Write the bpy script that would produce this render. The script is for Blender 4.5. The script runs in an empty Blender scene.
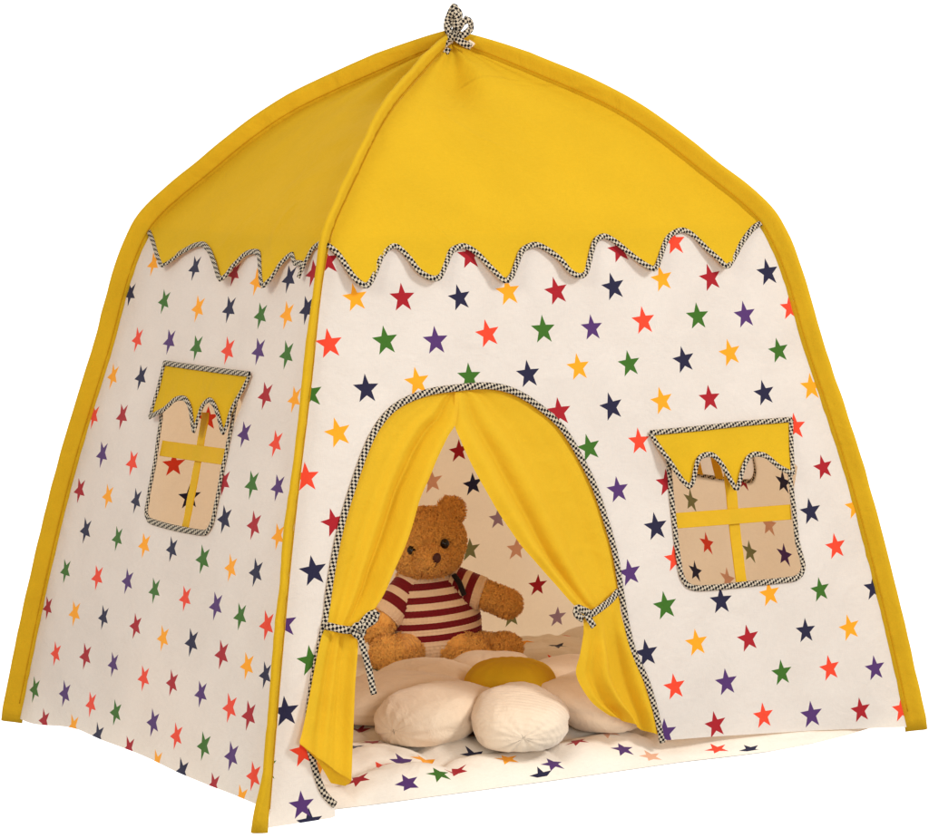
import bpy, bmesh, math, random
from mathutils import Vector, Matrix, noise
from mathutils.geometry import delaunay_2d_cdt
random.seed(7)
W=1.3
D=0.9721
ZK=[0.0, 0.2259, 0.4552, 0.6683, 0.8916, 1.0038, 1.1001, 1.1681, 1.2269]
GK=[0.0, 0.0644, 0.1394, 0.2253, 0.3209, 0.4723, 0.6355, 0.8161, 1.0]
CAM=dict(pos=(-2.0101, -3.8027, 1.0906),F=(0.526952, 0.843362, -0.105174),R=(0.847565, -0.530626, -0.008402),U=(0.062894, 0.084715, 0.994418),f=3.0324)
STARS_FRONT=[('R', 0.2013, 0.8691), ('O', 0.2439, 0.8086), ('R', 0.3315, 0.8052), ('N', 0.4403, 0.8008), ('R', 0.4704, 0.8684), ('C', 0.1878, 0.7379),
 ('G', 0.2916, 0.7377), ('P', 0.3859, 0.7331), ('C', 0.4876, 0.7398), ('G', 0.1442, 0.6612), ('N', 0.2473, 0.6632), ('O', 0.3439, 0.669), ('G', 0.4442, 0.6716),
 ('O', 0.5362, 0.8069), ('R', 0.6331, 0.804), ('N', 0.7506, 0.807), ('R', 0.7737, 0.8689), ('O', 0.8541, 0.8168), ('G', 0.5981, 0.7413), ('P', 0.6976, 0.7401),
 ('C', 0.8056, 0.7471), ('N', 0.5591, 0.6694), ('O', 0.6609, 0.6756), ('G', 0.7672, 0.6759), ('N', 0.8837, 0.6767), ('O', 0.8269, 0.61), ('N', 0.7197, 0.6062),
 ('C', 0.8924, 0.8789), ('R', 0.9581, 0.8147), ('N', 1.086, 0.8197), ('G', 0.9211, 0.7495), ('P', 1.0257, 0.7478), ('C', 1.1272, 0.7557), ('O', 0.9844, 0.6837),
 ('G', 1.0919, 0.6823), ('R', 0.9294, 0.6082), ('N', 1.0504, 0.6107), ('O', 1.1545, 0.6153), ('C', 1.1078, 0.5485), ('R', 0.6131, 0.6043), ('O', 0.187, 0.5971),
 ('G', 0.6651, 0.5412), ('C', 0.769, 0.5451), ('C', 0.1205, 0.5318), ('P', 0.7147, 0.4675), ('R', 0.8187, 0.4715), ('R', 1.1601, 0.4735), ('R', 0.1606, 0.4574),
 ('N', 0.7854, 0.3998), ('O', 1.2234, 0.3998), ('N', 1.1206, 0.3989), ('C', 1.1703, 0.3336), ('N', 0.1155, 0.3856), ('P', 0.7227, 0.3278),
 ('C', 0.8187, 0.3428), ('G', 0.7889, 0.266), ('N', 0.9068, 0.2631), ('O', 1.0129, 0.2651), ('G', 1.1265, 0.2613), ('N', 1.2493, 0.2533), ('N', 0.742, 0.1906),
 ('O', 0.847, 0.1975), ('R', 0.9577, 0.1934), ('N', 1.0865, 0.1935), ('O', 1.1865, 0.1886), ('C', 0.7932, 0.1286), ('P', 0.9029, 0.124), ('G', 1.0265, 0.1267),
 ('C', 1.1338, 0.1229), ('P', 1.2358, 0.1118), ('P', 0.7662, 0.0541), ('R', 0.873, 0.0548), ('C', 0.9775, 0.0579), ('P', 1.0845, 0.047), ('R', 1.1952, 0.0422),
 ('C', 1.2903, 0.0327), ('P', 0.0566, 0.3091), ('G', 0.0969, 0.2473), ('N', 0.0457, 0.1737), ('G', 0.0014, 0.0916), ('C', 0.0712, 0.1084),
 ('P', 0.0602, 0.0266), ('N', 0.072, -0.0023)]
STARS_LEFT=[('O', 0.765, 0.8429), ('N', 0.6015, 0.8421), ('R', 0.4525, 0.8387), ('O', 0.36, 0.8284), ('N', 0.2535, 0.8378), ('R', 0.1761, 0.8499), ('N', 0.8296, 0.7859),
 ('G', 0.6873, 0.7794), ('O', 0.552, 0.7741), ('N', 0.4391, 0.779), ('G', 0.3244, 0.7742), ('O', 0.2348, 0.7798), ('N', 0.1707, 0.7919), ('C', 0.763, 0.7083),
 ('P', 0.6356, 0.7126), ('G', 0.5292, 0.7088), ('C', 0.4144, 0.711), ('P', 0.3091, 0.7169), ('G', 0.2125, 0.7174), ('O', 0.8297, 0.6382), ('N', 0.7133, 0.6447),
 ('R', 0.2554, 0.6483), ('O', 0.1565, 0.6502), ('R', 0.7533, 0.5731), ('P', 0.2944, 0.5819), ('C', 0.1846, 0.5772), ('C', 0.8741, 0.5631),
 ('P', 0.8037, 0.5014), ('C', 0.6787, 0.4986), ('R', 0.8694, 0.4305), ('O', 0.7504, 0.4324), ('N', 0.6344, 0.4372), ('G', 0.2331, 0.5069), ('P', 0.146, 0.5111),
 ('N', 0.8165, 0.3647), ('G', 0.6847, 0.3662), ('O', 0.572, 0.3676), ('N', 0.4655, 0.3738), ('R', 0.1997, 0.4448), ('N', 0.302, 0.4428), ('O', 0.1135, 0.4374),
 ('G', 0.3521, 0.3713), ('O', 0.2532, 0.3699), ('N', 0.1662, 0.3739), ('G', 0.8697, 0.2855), ('C', 0.7369, 0.2912), ('P', 0.6137, 0.3005),
 ('G', 0.5062, 0.2994), ('C', 0.3913, 0.3017), ('P', 0.2834, 0.3043), ('G', 0.1953, 0.3002), ('C', 0.1041, 0.2991), ('R', 0.327, 0.5005), ('R', 0.921, 0.2118),
 ('O', 0.8016, 0.2186), ('N', 0.6866, 0.2279), ('R', 0.5556, 0.2313), ('O', 0.4462, 0.2271), ('N', 0.3447, 0.2356), ('R', 0.2354, 0.2327), ('O', 0.1475, 0.228),
 ('N', 0.0837, 0.2239), ('C', 0.8535, 0.1382), ('R', 0.7344, 0.1523), ('P', 0.6156, 0.1568), ('C', 0.4949, 0.1524), ('R', 0.3894, 0.1611), ('P', 0.284, 0.161),
 ('C', 0.1823, 0.1552), ('R', 0.1165, 0.1547), ('G', 0.923, 0.0622), ('P', 0.7935, 0.0764), ('C', 0.6811, 0.0766), ('G', 0.5788, 0.0791), ('P', 0.4368, 0.0867),
 ('C', 0.3425, 0.0811), ('G', 0.2462, 0.0821), ('P', 0.1506, 0.0838), ('C', 0.0689, 0.0673), ('R', 0.8634, 0.0157), ('O', 0.7399, 0.0259),
 ('N', 0.6335, 0.0291), ('R', 0.5121, 0.0286), ('O', 0.4013, 0.0255), ('N', 0.3051, 0.0288), ('R', 0.1913, 0.0285), ('O', 0.0966, 0.0257)]
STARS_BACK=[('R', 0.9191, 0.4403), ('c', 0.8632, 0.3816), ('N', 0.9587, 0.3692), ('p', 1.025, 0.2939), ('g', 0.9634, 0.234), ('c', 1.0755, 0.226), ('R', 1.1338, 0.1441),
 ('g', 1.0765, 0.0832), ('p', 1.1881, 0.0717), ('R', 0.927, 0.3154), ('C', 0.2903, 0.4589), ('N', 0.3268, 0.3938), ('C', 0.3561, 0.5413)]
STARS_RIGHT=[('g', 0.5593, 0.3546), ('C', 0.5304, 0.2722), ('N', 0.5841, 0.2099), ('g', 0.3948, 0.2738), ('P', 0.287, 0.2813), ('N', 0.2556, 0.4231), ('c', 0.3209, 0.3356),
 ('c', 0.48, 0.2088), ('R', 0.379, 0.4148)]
DOOR=[(0.1188, 0.0195), (0.1024, 0.0373), (0.0936, 0.0588), (0.0857, 0.091), (0.0807, 0.1337), (0.0893, 0.1873), (0.1119, 0.2629), (0.1308, 0.3158), (0.1377, 0.348),
 (0.1626, 0.4274), (0.1992, 0.5056), (0.2443, 0.5839), (0.2913, 0.6287), (0.3507, 0.6493), (0.409, 0.6548), (0.477, 0.6551), (0.5256, 0.6433), (0.5725, 0.6157),
 (0.6118, 0.5812), (0.64, 0.5362), (0.6667, 0.4778), (0.6851, 0.4113), (0.6968, 0.3536), (0.7034, 0.266), (0.7147, 0.1978), (0.7363, 0.1451), (0.7481, 0.0967),
 (0.759, 0.0381)]
WIN_FRONT=[(0.8255, 0.5134), (0.8238, 0.4034), (0.8254, 0.3371), (0.8297, 0.3096), (0.8448, 0.2929), (0.8827, 0.2877), (0.9801, 0.2863), (1.0508, 0.2858),
 (1.0779, 0.2885), (1.0912, 0.3065), (1.083, 0.35), (1.083, 0.4211), (1.085, 0.5006)]
WIN_LEFT=[(0.6066, 0.6128), (0.5972, 0.5764), (0.5849, 0.5039), (0.5839, 0.4296), (0.5732, 0.4137), (0.5535, 0.4091), (0.4682, 0.4088), (0.3683, 0.4122),
 (0.3486, 0.4178), (0.3392, 0.4304), (0.3352, 0.4472), (0.335, 0.5087), (0.3394, 0.5828), (0.3463, 0.6413)]
WVAL_FRONT_TOP=[(0.7917, 0.5577), (0.8959, 0.5586), (0.9939, 0.5609), (1.0983, 0.5613)]
WVAL_FRONT_BOT=[(0.8139, 0.5092), (0.8497, 0.4609), (0.8715, 0.5011), (0.8843, 0.511), (0.9016, 0.5124), (0.9138, 0.5073), (0.9285, 0.4892), (0.9405, 0.4661),
 (0.9514, 0.4499), (0.9661, 0.4788), (0.9799, 0.4993), (0.994, 0.506), (1.0093, 0.505), (1.024, 0.5001), (1.051, 0.4804), (1.0792, 0.4668)]
WVAL_LEFT_TOP=[(0.6255, 0.6737), (0.5171, 0.6743), (0.4166, 0.6753), (0.3127, 0.6769)]
WVAL_LEFT_BOT=[(0.6204, 0.5797), (0.5695, 0.5959), (0.5405, 0.6152), (0.5162, 0.6205), (0.4991, 0.6168), (0.4772, 0.6034), (0.441, 0.5685), (0.4401, 0.5931),
 (0.4357, 0.6106), (0.4228, 0.622), (0.4108, 0.6246), (0.3927, 0.6169), (0.3718, 0.6005), (0.3438, 0.5766), (0.3374, 0.6116), (0.3276, 0.632)]
BARH_FRONT=[(0.8242, 0.4067), (1.0783, 0.4018)]
BARV_FRONT=[(0.9567, 0.4837), (0.9588, 0.2908)]
BARH_LEFT=[(0.5819, 0.5325), (0.3406, 0.5401)]
BARV_LEFT=[(0.4564, 0.6044), (0.4446, 0.4115)]
SCALLOP_FRONT=[(0.2035, 0.893), (0.2068, 0.8913), (0.2172, 0.8815), (0.2248, 0.8686), (0.2323, 0.8494), (0.2407, 0.835), (0.2492, 0.8268), (0.2578, 0.8249), (0.2677, 0.8324),
 (0.2817, 0.8493), (0.2958, 0.8695), (0.3059, 0.8787), (0.3173, 0.8864), (0.3271, 0.8877), (0.3357, 0.8842), (0.3441, 0.8733), (0.352, 0.8612),
 (0.3599, 0.8466), (0.3728, 0.8365), (0.3863, 0.8313), (0.3944, 0.8326), (0.4019, 0.8377), (0.4213, 0.8622), (0.4332, 0.8763), (0.4462, 0.8815),
 (0.4585, 0.8837), (0.4675, 0.8808), (0.479, 0.8733), (0.4892, 0.8616), (0.4987, 0.8482), (0.5085, 0.8365), (0.5148, 0.8266), (0.5229, 0.8221), (0.5303, 0.826),
 (0.5417, 0.8354), (0.5658, 0.8663), (0.5765, 0.8752), (0.5889, 0.8797), (0.6006, 0.8819), (0.6118, 0.879), (0.6254, 0.8704), (0.643, 0.8557), (0.6508, 0.8431),
 (0.6573, 0.833), (0.6672, 0.8268), (0.6769, 0.8257), (0.6842, 0.8287), (0.6926, 0.8367), (0.717, 0.8759), (0.7287, 0.8872), (0.7425, 0.8919), (0.7541, 0.889),
 (0.7655, 0.8811), (0.7792, 0.8689), (0.7919, 0.8568), (0.8079, 0.8428), (0.8248, 0.8321), (0.8318, 0.8336), (0.8402, 0.8417), (0.8574, 0.8631),
 (0.8717, 0.8804), (0.8857, 0.8912), (0.9001, 0.896), (0.9135, 0.8973), (0.923, 0.8936), (0.9354, 0.8847), (0.9459, 0.8707), (0.9584, 0.8566), (0.9726, 0.8424),
 (0.9793, 0.8319), (0.9869, 0.8317), (0.9972, 0.8382), (1.0136, 0.8521), (1.031, 0.8698), (1.0494, 0.8849), (1.0695, 0.8983), (1.0963, 0.908)]
SCALLOP_LEFT=[(0.8124, 0.8946), (0.7953, 0.8863), (0.7592, 0.868), (0.7285, 0.8516), (0.7012, 0.8387), (0.6898, 0.8426), (0.6746, 0.8501), (0.6592, 0.861), (0.6352, 0.8704),
 (0.6139, 0.8771), (0.5866, 0.8806), (0.5667, 0.8761), (0.5417, 0.8668), (0.5151, 0.8526), (0.4863, 0.837), (0.457, 0.8233), (0.4485, 0.8269), (0.4445, 0.8329),
 (0.4404, 0.8455), (0.4311, 0.8557), (0.4222, 0.866), (0.4097, 0.8714), (0.3929, 0.8744), (0.3729, 0.8727), (0.3535, 0.8603), (0.3267, 0.8418),
 (0.2971, 0.8188), (0.2893, 0.8256), (0.2847, 0.8338), (0.2816, 0.8468), (0.2769, 0.8589), (0.2666, 0.8691), (0.2538, 0.8736), (0.2302, 0.86), (0.1966, 0.836),
 (0.2027, 0.8595), (0.1962, 0.8804), (0.1837, 0.8919), (0.1664, 0.9004)]
CURT_L=[((0.3879, 0.6517), (0.4241, 0.6513)), ((0.3548, 0.6471), (0.4172, 0.6309)), ((0.3252, 0.6392), (0.4044, 0.598)), ((0.2934, 0.6267), (0.3855, 0.5783)),
 ((0.2642, 0.6045), (0.3612, 0.5463)), ((0.24, 0.5759), (0.3404, 0.516)), ((0.2134, 0.527), (0.3157, 0.4829)), ((0.1918, 0.486), (0.2946, 0.4418)),
 ((0.172, 0.4419), (0.2745, 0.4072)), ((0.1563, 0.3992), (0.2503, 0.3748)), ((0.1416, 0.3568), (0.2256, 0.3377)), ((0.1294, 0.3243), (0.2029, 0.3131)),
 ((0.126, 0.3015), (0.1822, 0.296)), ((0.1243, 0.2957), (0.1742, 0.2857)), ((0.1143, 0.2798), (0.1717, 0.2721)), ((0.1015, 0.247), (0.1659, 0.2481)),
 ((0.0874, 0.2053), (0.1567, 0.2072)), ((0.0738, 0.1683), (0.1498, 0.1661)), ((0.0623, 0.1392), (0.1429, 0.1203)), ((0.0553, 0.1253), (0.135, 0.0622)),
 ((0.0639, 0.1163), (0.1361, 0.0568)), ((0.0893, 0.0914), (0.1387, 0.0517)), ((0.1121, 0.0548), (0.1356, 0.0474))]
OFF_L=[(-0.004, -0.004, 0.001, 0.001), (-0.004, -0.002, 0.003, 0.003), (-0.004, 0.0, 0.004, 0.006), (-0.004, 0.0, 0.005, 0.008), (-0.004, 0.0, 0.006, 0.01),
 (-0.004, 0.002, 0.006, 0.011), (-0.004, 0.004, 0.007, 0.012), (-0.004, 0.006, 0.007, 0.012), (-0.004, 0.008, 0.007, 0.012), (-0.004, 0.012, 0.007, 0.011),
 (-0.002, 0.014, 0.006, 0.009), (0.004, 0.016, 0.005, 0.006), (0.006, 0.016, 0.004, 0.003), (0.008, 0.016, 0.004, 0.002), (0.01, 0.018, 0.005, 0.002),
 (0.011, 0.02, 0.006, 0.003), (0.013, 0.022, 0.006, 0.004), (0.015, 0.024, 0.006, 0.004), (0.018, 0.026, 0.005, 0.003), (0.022, 0.028, 0.004, 0.002),
 (0.021, 0.026, 0.003, 0.001), (0.013, 0.018, 0.001, 0.0), (0.008, 0.01, 0.0, 0.0)]
CURT_R=[((0.4164, 0.6517), (0.4655, 0.6522)), ((0.4102, 0.6361), (0.5096, 0.6447)), ((0.4037, 0.5978), (0.5511, 0.6292)), ((0.4105, 0.567), (0.5875, 0.6039)),
 ((0.4227, 0.5356), (0.6175, 0.5739)), ((0.4405, 0.4972), (0.6422, 0.5324)), ((0.4587, 0.4589), (0.6642, 0.4842)), ((0.4793, 0.4248), (0.6819, 0.4295)),
 ((0.4998, 0.3932), (0.6936, 0.3734)), ((0.5233, 0.3644), (0.6994, 0.3344)), ((0.5533, 0.3305), (0.7012, 0.3009)), ((0.5828, 0.295), (0.698, 0.2847)),
 ((0.6053, 0.2729), (0.6962, 0.275)), ((0.6092, 0.259), (0.6961, 0.2618)), ((0.6059, 0.2342), (0.7031, 0.231)), ((0.5962, 0.2052), (0.7154, 0.1912)),
 ((0.586, 0.1714), (0.7296, 0.1477)), ((0.6112, 0.1269), (0.7406, 0.1128)), ((0.6464, 0.0992), (0.7479, 0.0817)), ((0.6582, 0.0945), (0.752, 0.0524))]
OFF_R=[(-0.004, -0.004, 0.001, 0.001), (-0.004, -0.002, 0.005, 0.003), (-0.004, -0.002, 0.006, 0.006), (-0.004, -0.0, 0.007, 0.009), (-0.004, 0.0, 0.008, 0.011),
 (-0.004, 0.0, 0.009, 0.012), (-0.004, 0.003, 0.009, 0.013), (-0.004, 0.004, 0.009, 0.013), (-0.004, 0.006, 0.009, 0.013), (-0.004, 0.008, 0.008, 0.012),
 (-0.003, 0.01, 0.007, 0.009), (-0.001, 0.013, 0.005, 0.006), (0.0, 0.014, 0.004, 0.003), (0.001, 0.014, 0.004, 0.0), (0.001, 0.012, 0.007, 0.0),
 (0.001, 0.01, 0.014, 0.0), (0.001, 0.008, 0.017, 0.0), (0.001, 0.006, 0.018, 0.0), (0.001, 0.004, 0.017, 0.0), (0.0, 0.004, 0.016, 0.0)]
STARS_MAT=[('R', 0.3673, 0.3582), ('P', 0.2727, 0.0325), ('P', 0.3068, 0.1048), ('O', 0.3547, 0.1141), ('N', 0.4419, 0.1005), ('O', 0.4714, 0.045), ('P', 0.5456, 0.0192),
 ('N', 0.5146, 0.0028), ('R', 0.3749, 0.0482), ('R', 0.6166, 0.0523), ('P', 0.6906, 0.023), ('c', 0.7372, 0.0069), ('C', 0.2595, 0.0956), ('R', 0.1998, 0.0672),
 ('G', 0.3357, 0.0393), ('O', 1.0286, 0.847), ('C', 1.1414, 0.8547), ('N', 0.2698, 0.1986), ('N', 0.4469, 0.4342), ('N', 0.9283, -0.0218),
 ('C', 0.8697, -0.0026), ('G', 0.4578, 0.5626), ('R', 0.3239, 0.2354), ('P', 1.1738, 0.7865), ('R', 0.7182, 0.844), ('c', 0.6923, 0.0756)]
KEY_E=128
FRONT_E=72
KEY_P=(2.9,-3.2,3.2)
WHIGH=1.6
FILL_E=78
WLOW=.42
CHK=240
TW=-.9
FUR_N=42000
CUSH_C=(.630,.278,.045)
PETALS=[(198,.06,.25,.185,.105,'cream'),(241,.06,.245,.18,.11,'rib'),(297,.05,.20,.165,.10,'cream'),(338,.05,.22,.18,.09,'cream'),(22,.06,.24,.18,.09,'cream'),(67,.06,.24,.18,.095,'cream'),(108,.06,.24,.18,.095,'cream'),(152,.06,.25,.185,.10,'cream')]
CEN=(.082,.059,0,0,.044)
BEAR=(.80,.815,.05)
EYES=[(-.040,-.066,.223),(.024,-.066,.236)]
NOSE=(.009,-.124,.217)
BOW=[([(.004,-.02,.01),(-.008,-.014,.028),(-.006,-.012,.05),(.004,-.012,.072),(.012,-.014,.06),(.006,-.016,.04),(.002,-.02,.014)],'gingham'),([(.004,-.018,.02),(.018,-.012,.036),(.026,-.012,.052),(.034,-.014,.04),(.026,-.018,.022),(.008,-.02,.01)],'gingham'),([(0,-.02,.0),(-.004,-.02,.03),(.0,-.022,.055),(.008,-.022,.065),(.014,-.02,.055),(.008,-.02,.035),(.004,-.02,.02)],'gingham'),
([(.004,-.02,.02),(.016,-.024,.038),(.03,-.02,.045),(.034,-.018,.03),(.022,-.022,.018),(.008,-.022,.012)],'gingham'),
([(.0,-.024,.012),(-.006,-.03,.03),(-.008,-.026,.045),(.004,-.028,.06),(.010,-.026,.05),(.006,-.026,.03)],'gingham'),
([(.0,-.024,.008),(-.012,-.03,.0),(-.016,-.034,-.012),(-.008,-.036,-.014)],'cream'),
([(.004,-.026,.014),(-.006,-.03,.004),(-.016,-.036,-.008),(-.004,-.038,-.016)],'gingham'),
([(.004,-.024,.012),(.016,-.028,.004),(.03,-.028,-.002),(.036,-.026,.004)],'cream'),
([(.0,-.026,.02),(.010,-.03,.008),(.022,-.03,.0),(.034,-.03,-.006)],'gingham'),
([(-.006,-.028,.008),(.004,-.034,.016),(.010,-.03,.02)],'gingham')]

SC = bpy.context.scene
COL = SC.collection
# ------------------------------------------------------------------ camera
cd = bpy.data.cameras.new('camera'); cam = bpy.data.objects.new('camera', cd); COL.objects.link(cam)
cR, cU, cF = Vector(CAM['R']), Vector(CAM['U']), Vector(CAM['F'])
m = Matrix.Identity(4)
for i in range(3):
    m[i][0], m[i][1], m[i][2], m[i][3] = cR[i], cU[i], -cF[i], CAM['pos'][i]
cam.matrix_world = m
cd.sensor_width = 36; cd.lens = CAM['f'] * 36; cd.clip_start = .1; cd.clip_end = 100
SC.camera = cam
# ------------------------------------------------------------------ light: white studio surround, brighter behind the tent
world = bpy.data.worlds.new('World'); SC.world = world; world.use_nodes = True
nt = world.node_tree; N = nt.nodes; bg = N['Background']
tc = N.new('ShaderNodeTexCoord'); dp = N.new('ShaderNodeVectorMath'); dp.operation = 'DOT_PRODUCT'
dp.inputs[1].default_value = (0.53, 0.848, 0)
mr = N.new('ShaderNodeMapRange'); mr.interpolation_type = 'SMOOTHSTEP'
mr.inputs['From Min'].default_value = 0.0; mr.inputs['From Max'].default_value = .62
mr.inputs['To Min'].default_value = WLOW; mr.inputs['To Max'].default_value = WHIGH
nt.links.new(tc.outputs['Generated'], dp.inputs[0]); nt.links.new(dp.outputs['Value'], mr.inputs['Value'])
nt.links.new(mr.outputs['Result'], bg.inputs['Strength']); bg.inputs['Color'].default_value = (1, 1, 1, 1)
def area(name, loc, target, size, energy, color):
    l = bpy.data.lights.new(name, 'AREA'); l.shape = 'SQUARE'; l.size = size; l.energy = energy; l.color = color
    o = bpy.data.objects.new(name, l); COL.objects.link(o); o.location = loc
    o.rotation_euler = (Vector(target) - Vector(loc)).to_track_quat('-Z', 'Y').to_euler(); return o
area('key_softbox', KEY_P, (.6, .3, .5), .9, KEY_E, (1, .975, .94))
area('front_softbox', (-1.0, -4.7, 1.25), (.6, .4, .35), 1.1, FRONT_E, (1, .97, .92))
area('fill_softbox', (-3.4, -1.2, 2.7), (.4, .4, .5), 1.6, FILL_E, (1, .92, .80))
SC.view_settings.view_transform = 'Standard'; SC.view_settings.look = 'None'
SC.view_settings.exposure = .13; SC.view_settings.gamma = 1
# ------------------------------------------------------------------ materials
def lin(c):
    return tuple(((v/255+.055)/1.055)**2.4 if v/255 > .04045 else v/255/12.92 for v in c) + (1,)
def fabric(name, rgb, trans=.25, weave=900, bump=.25, wrinkle=.35, wr_scale=14, vary=.05, rough=.9, sheen=.15, tcol=None, checker=None, spec=.12, vscale=9, crease=0):
    mt = bpy.data.materials.new(name); mt.use_nodes = True
    nt = mt.node_tree; N = nt.nodes; L = nt.links
    p = N['Principled BSDF']; out = N['Material Output']
    p.inputs['Roughness'].default_value = rough
    p.inputs['Specular IOR Level'].default_value = spec
    p.inputs['Sheen Weight'].default_value = sheen
    tc = N.new('ShaderNodeTexCoord')
    n1 = N.new('ShaderNodeTexNoise'); n1.inputs['Scale'].default_value = vscale; n1.inputs['Detail'].default_value = 6
    L.new(tc.outputs['Object'], n1.inputs['Vector'])
    mp = N.new('ShaderNodeMapRange'); mp.inputs['From Min'].default_value = .3; mp.inputs['From Max'].default_value = .7
    mp.inputs['To Min'].default_value = 1 - vary; mp.inputs['To Max'].default_value = 1 + vary*.6
    L.new(n1.outputs['Fac'], mp.inputs['Value'])
    # threads: fine noise stretched both ways
    ths = []
    for sc in ((weave, weave*.12, weave*.12), (weave*.12, weave*.12, weave), (weave*.12, weave, weave*.12)):
        mpg = N.new('ShaderNodeMapping'); mpg.inputs['Scale'].default_value = sc
        L.new(tc.outputs['Object'], mpg.inputs['Vector'])
        nn = N.new('ShaderNodeTexNoise'); nn.inputs['Scale'].default_value = 1; nn.inputs['Detail'].default_value = 2
        L.new(mpg.outputs['Vector'], nn.inputs['Vector']); ths.append(nn)
    ad = N.new('ShaderNodeMath'); ad.operation = 'ADD'; L.new(ths[0].outputs['Fac'], ad.inputs[0]); L.new(ths[1].outputs['Fac'], ad.inputs[1])
    ad2 = N.new('ShaderNodeMath'); ad2.operation = 'ADD'; L.new(ad.outputs[0], ad2.inputs[0]); L.new(ths[2].outputs['Fac'], ad2.inputs[1])
    mt_ = N.new('ShaderNodeMapRange'); mt_.inputs['From Min'].default_value = 1.0; mt_.inputs['From Max'].default_value = 2.0
    mt_.inputs['To Min'].default_value = .955; mt_.inputs['To Max'].default_value = 1.035
    L.new(ad2.outputs[0], mt_.inputs['Value'])
    mul = N.new('ShaderNodeMath'); mul.operation = 'MULTIPLY'; L.new(mp.outputs[0], mul.inputs[0]); L.new(mt_.outputs[0], mul.inputs[1])
    sm = N.new('ShaderNodeVectorMath'); sm.operation = 'SCALE'; L.new(mul.outputs[0], sm.inputs['Scale'])
    if checker:
        uv = N.new('ShaderNodeUVMap'); mpg = N.new('ShaderNodeMapping'); mpg.inputs['Scale'].default_value = (checker, checker, 1)
        mpg.inputs['Rotation'].default_value = (0, 0, .45)
        mpg.inputs['Location'].default_value = (.013, .017, .37)
        ck = N.new('ShaderNodeTexChecker'); ck.inputs['Scale'].default_value = 1
        ck.inputs['Color1'].default_value = lin(rgb); ck.inputs['Color2'].default_value = lin((26, 24, 28))
        L.new(uv.outputs['UV'], mpg.inputs['Vector']); L.new(mpg.outputs['Vector'], ck.inputs['Vector'])
        L.new(ck.outputs['Color'], sm.inputs[0])
    else:
        sm.inputs[0].default_value = lin(rgb)[:3]
    L.new(sm.outputs['Vector'], p.inputs['Base Color'])
    # bump: threads + crumple
    n2 = N.new('ShaderNodeTexNoise'); n2.inputs['Scale'].default_value = wr_scale; n2.inputs['Detail'].default_value = 5; n2.inputs['Distortion'].default_value = .6
    L.new(tc.outputs['Object'], n2.inputs['Vector'])
    b1 = N.new('ShaderNodeBump'); b1.inputs['Strength'].default_value = wrinkle; b1.inputs['Distance'].default_value = .012
    L.new(n2.outputs['Fac'], b1.inputs['Height'])
    if crease:
        n3 = N.new('ShaderNodeTexNoise'); n3.inputs['Scale'].default_value = 3.2; n3.inputs['Detail'].default_value = 0
        L.new(tc.outputs['Object'], n3.inputs['Vector'])
        s3 = N.new('ShaderNodeMath'); s3.operation = 'SUBTRACT'; s3.inputs[1].default_value = .5; L.new(n3.outputs['Fac'], s3.inputs[0])
        a3 = N.new('ShaderNodeMath'); a3.operation = 'ABSOLUTE'; L.new(s3.outputs[0], a3.inputs[0])
        m3 = N.new('ShaderNodeMapRange'); m3.interpolation_type = 'SMOOTHSTEP'; m3.inputs['From Max'].default_value = .022
        m3.inputs['To Min'].default_value = 1; m3.inputs['To Max'].default_value = 0; L.new(a3.outputs[0], m3.inputs['Value'])
        n4 = N.new('ShaderNodeTexNoise'); n4.inputs['Scale'].default_value = 7; L.new(tc.outputs['Object'], n4.inputs['Vector'])
        m4 = N.new('ShaderNodeMapRange'); m4.inputs['From Min'].default_value = .5; m4.inputs['From Max'].default_value = .62; L.new(n4.outputs['Fac'], m4.inputs['Value'])
        k3 = N.new('ShaderNodeMath'); k3.operation = 'MULTIPLY'; L.new(m3.outputs[0], k3.inputs[0]); L.new(m4.outputs[0], k3.inputs[1])
        b3 = N.new('ShaderNodeBump'); b3.inputs['Strength'].default_value = crease; b3.inputs['Distance'].default_value = .004
        L.new(k3.outputs[0], b3.inputs['Height']); L.new(b1.outputs['Normal'], b3.inputs['Normal']); b1 = b3
    b2 = N.new('ShaderNodeBump'); b2.inputs['Strength'].default_value = bump; b2.inputs['Distance'].default_value = .0006
    L.new(ad2.outputs[0], b2.inputs['Height']); L.new(b1.outputs['Normal'], b2.inputs['Normal'])
    L.new(b2.outputs['Normal'], p.inputs['Normal'])
    if trans > 0:
        tr = N.new('ShaderNodeBsdfTranslucent'); mx = N.new('ShaderNodeMixShader'); mx.inputs['Fac'].default_value = trans
        if tcol: tr.inputs['Color'].default_value = lin(tcol)
        else: L.new(sm.outputs['Vector'], tr.inputs['Color'])
        L.new(b2.outputs['Normal'], tr.inputs['Normal'])
        L.new(p.outputs['BSDF'], mx.inputs[1]); L.new(tr.outputs['BSDF'], mx.inputs[2]); L.new(mx.outputs['Shader'], out.inputs['Surface'])
    return mt
M = {}
M['white'] = fabric('natural_white_cotton', (233, 232, 226), .32, sheen=.0, tcol=(242, 206, 166), crease=.14)
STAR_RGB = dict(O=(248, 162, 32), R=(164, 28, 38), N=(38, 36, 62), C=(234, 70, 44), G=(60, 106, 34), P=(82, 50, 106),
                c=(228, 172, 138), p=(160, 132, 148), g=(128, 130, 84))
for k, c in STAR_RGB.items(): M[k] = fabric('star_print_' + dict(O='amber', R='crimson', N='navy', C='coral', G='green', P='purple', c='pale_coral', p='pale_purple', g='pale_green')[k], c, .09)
M['yellow'] = fabric('yellow_cotton', (216, 177, 36), .2, vary=.04, sheen=.0, spec=.06, rough=.8, wrinkle=.5, tcol=(240, 165, 10), crease=.28)
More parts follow.
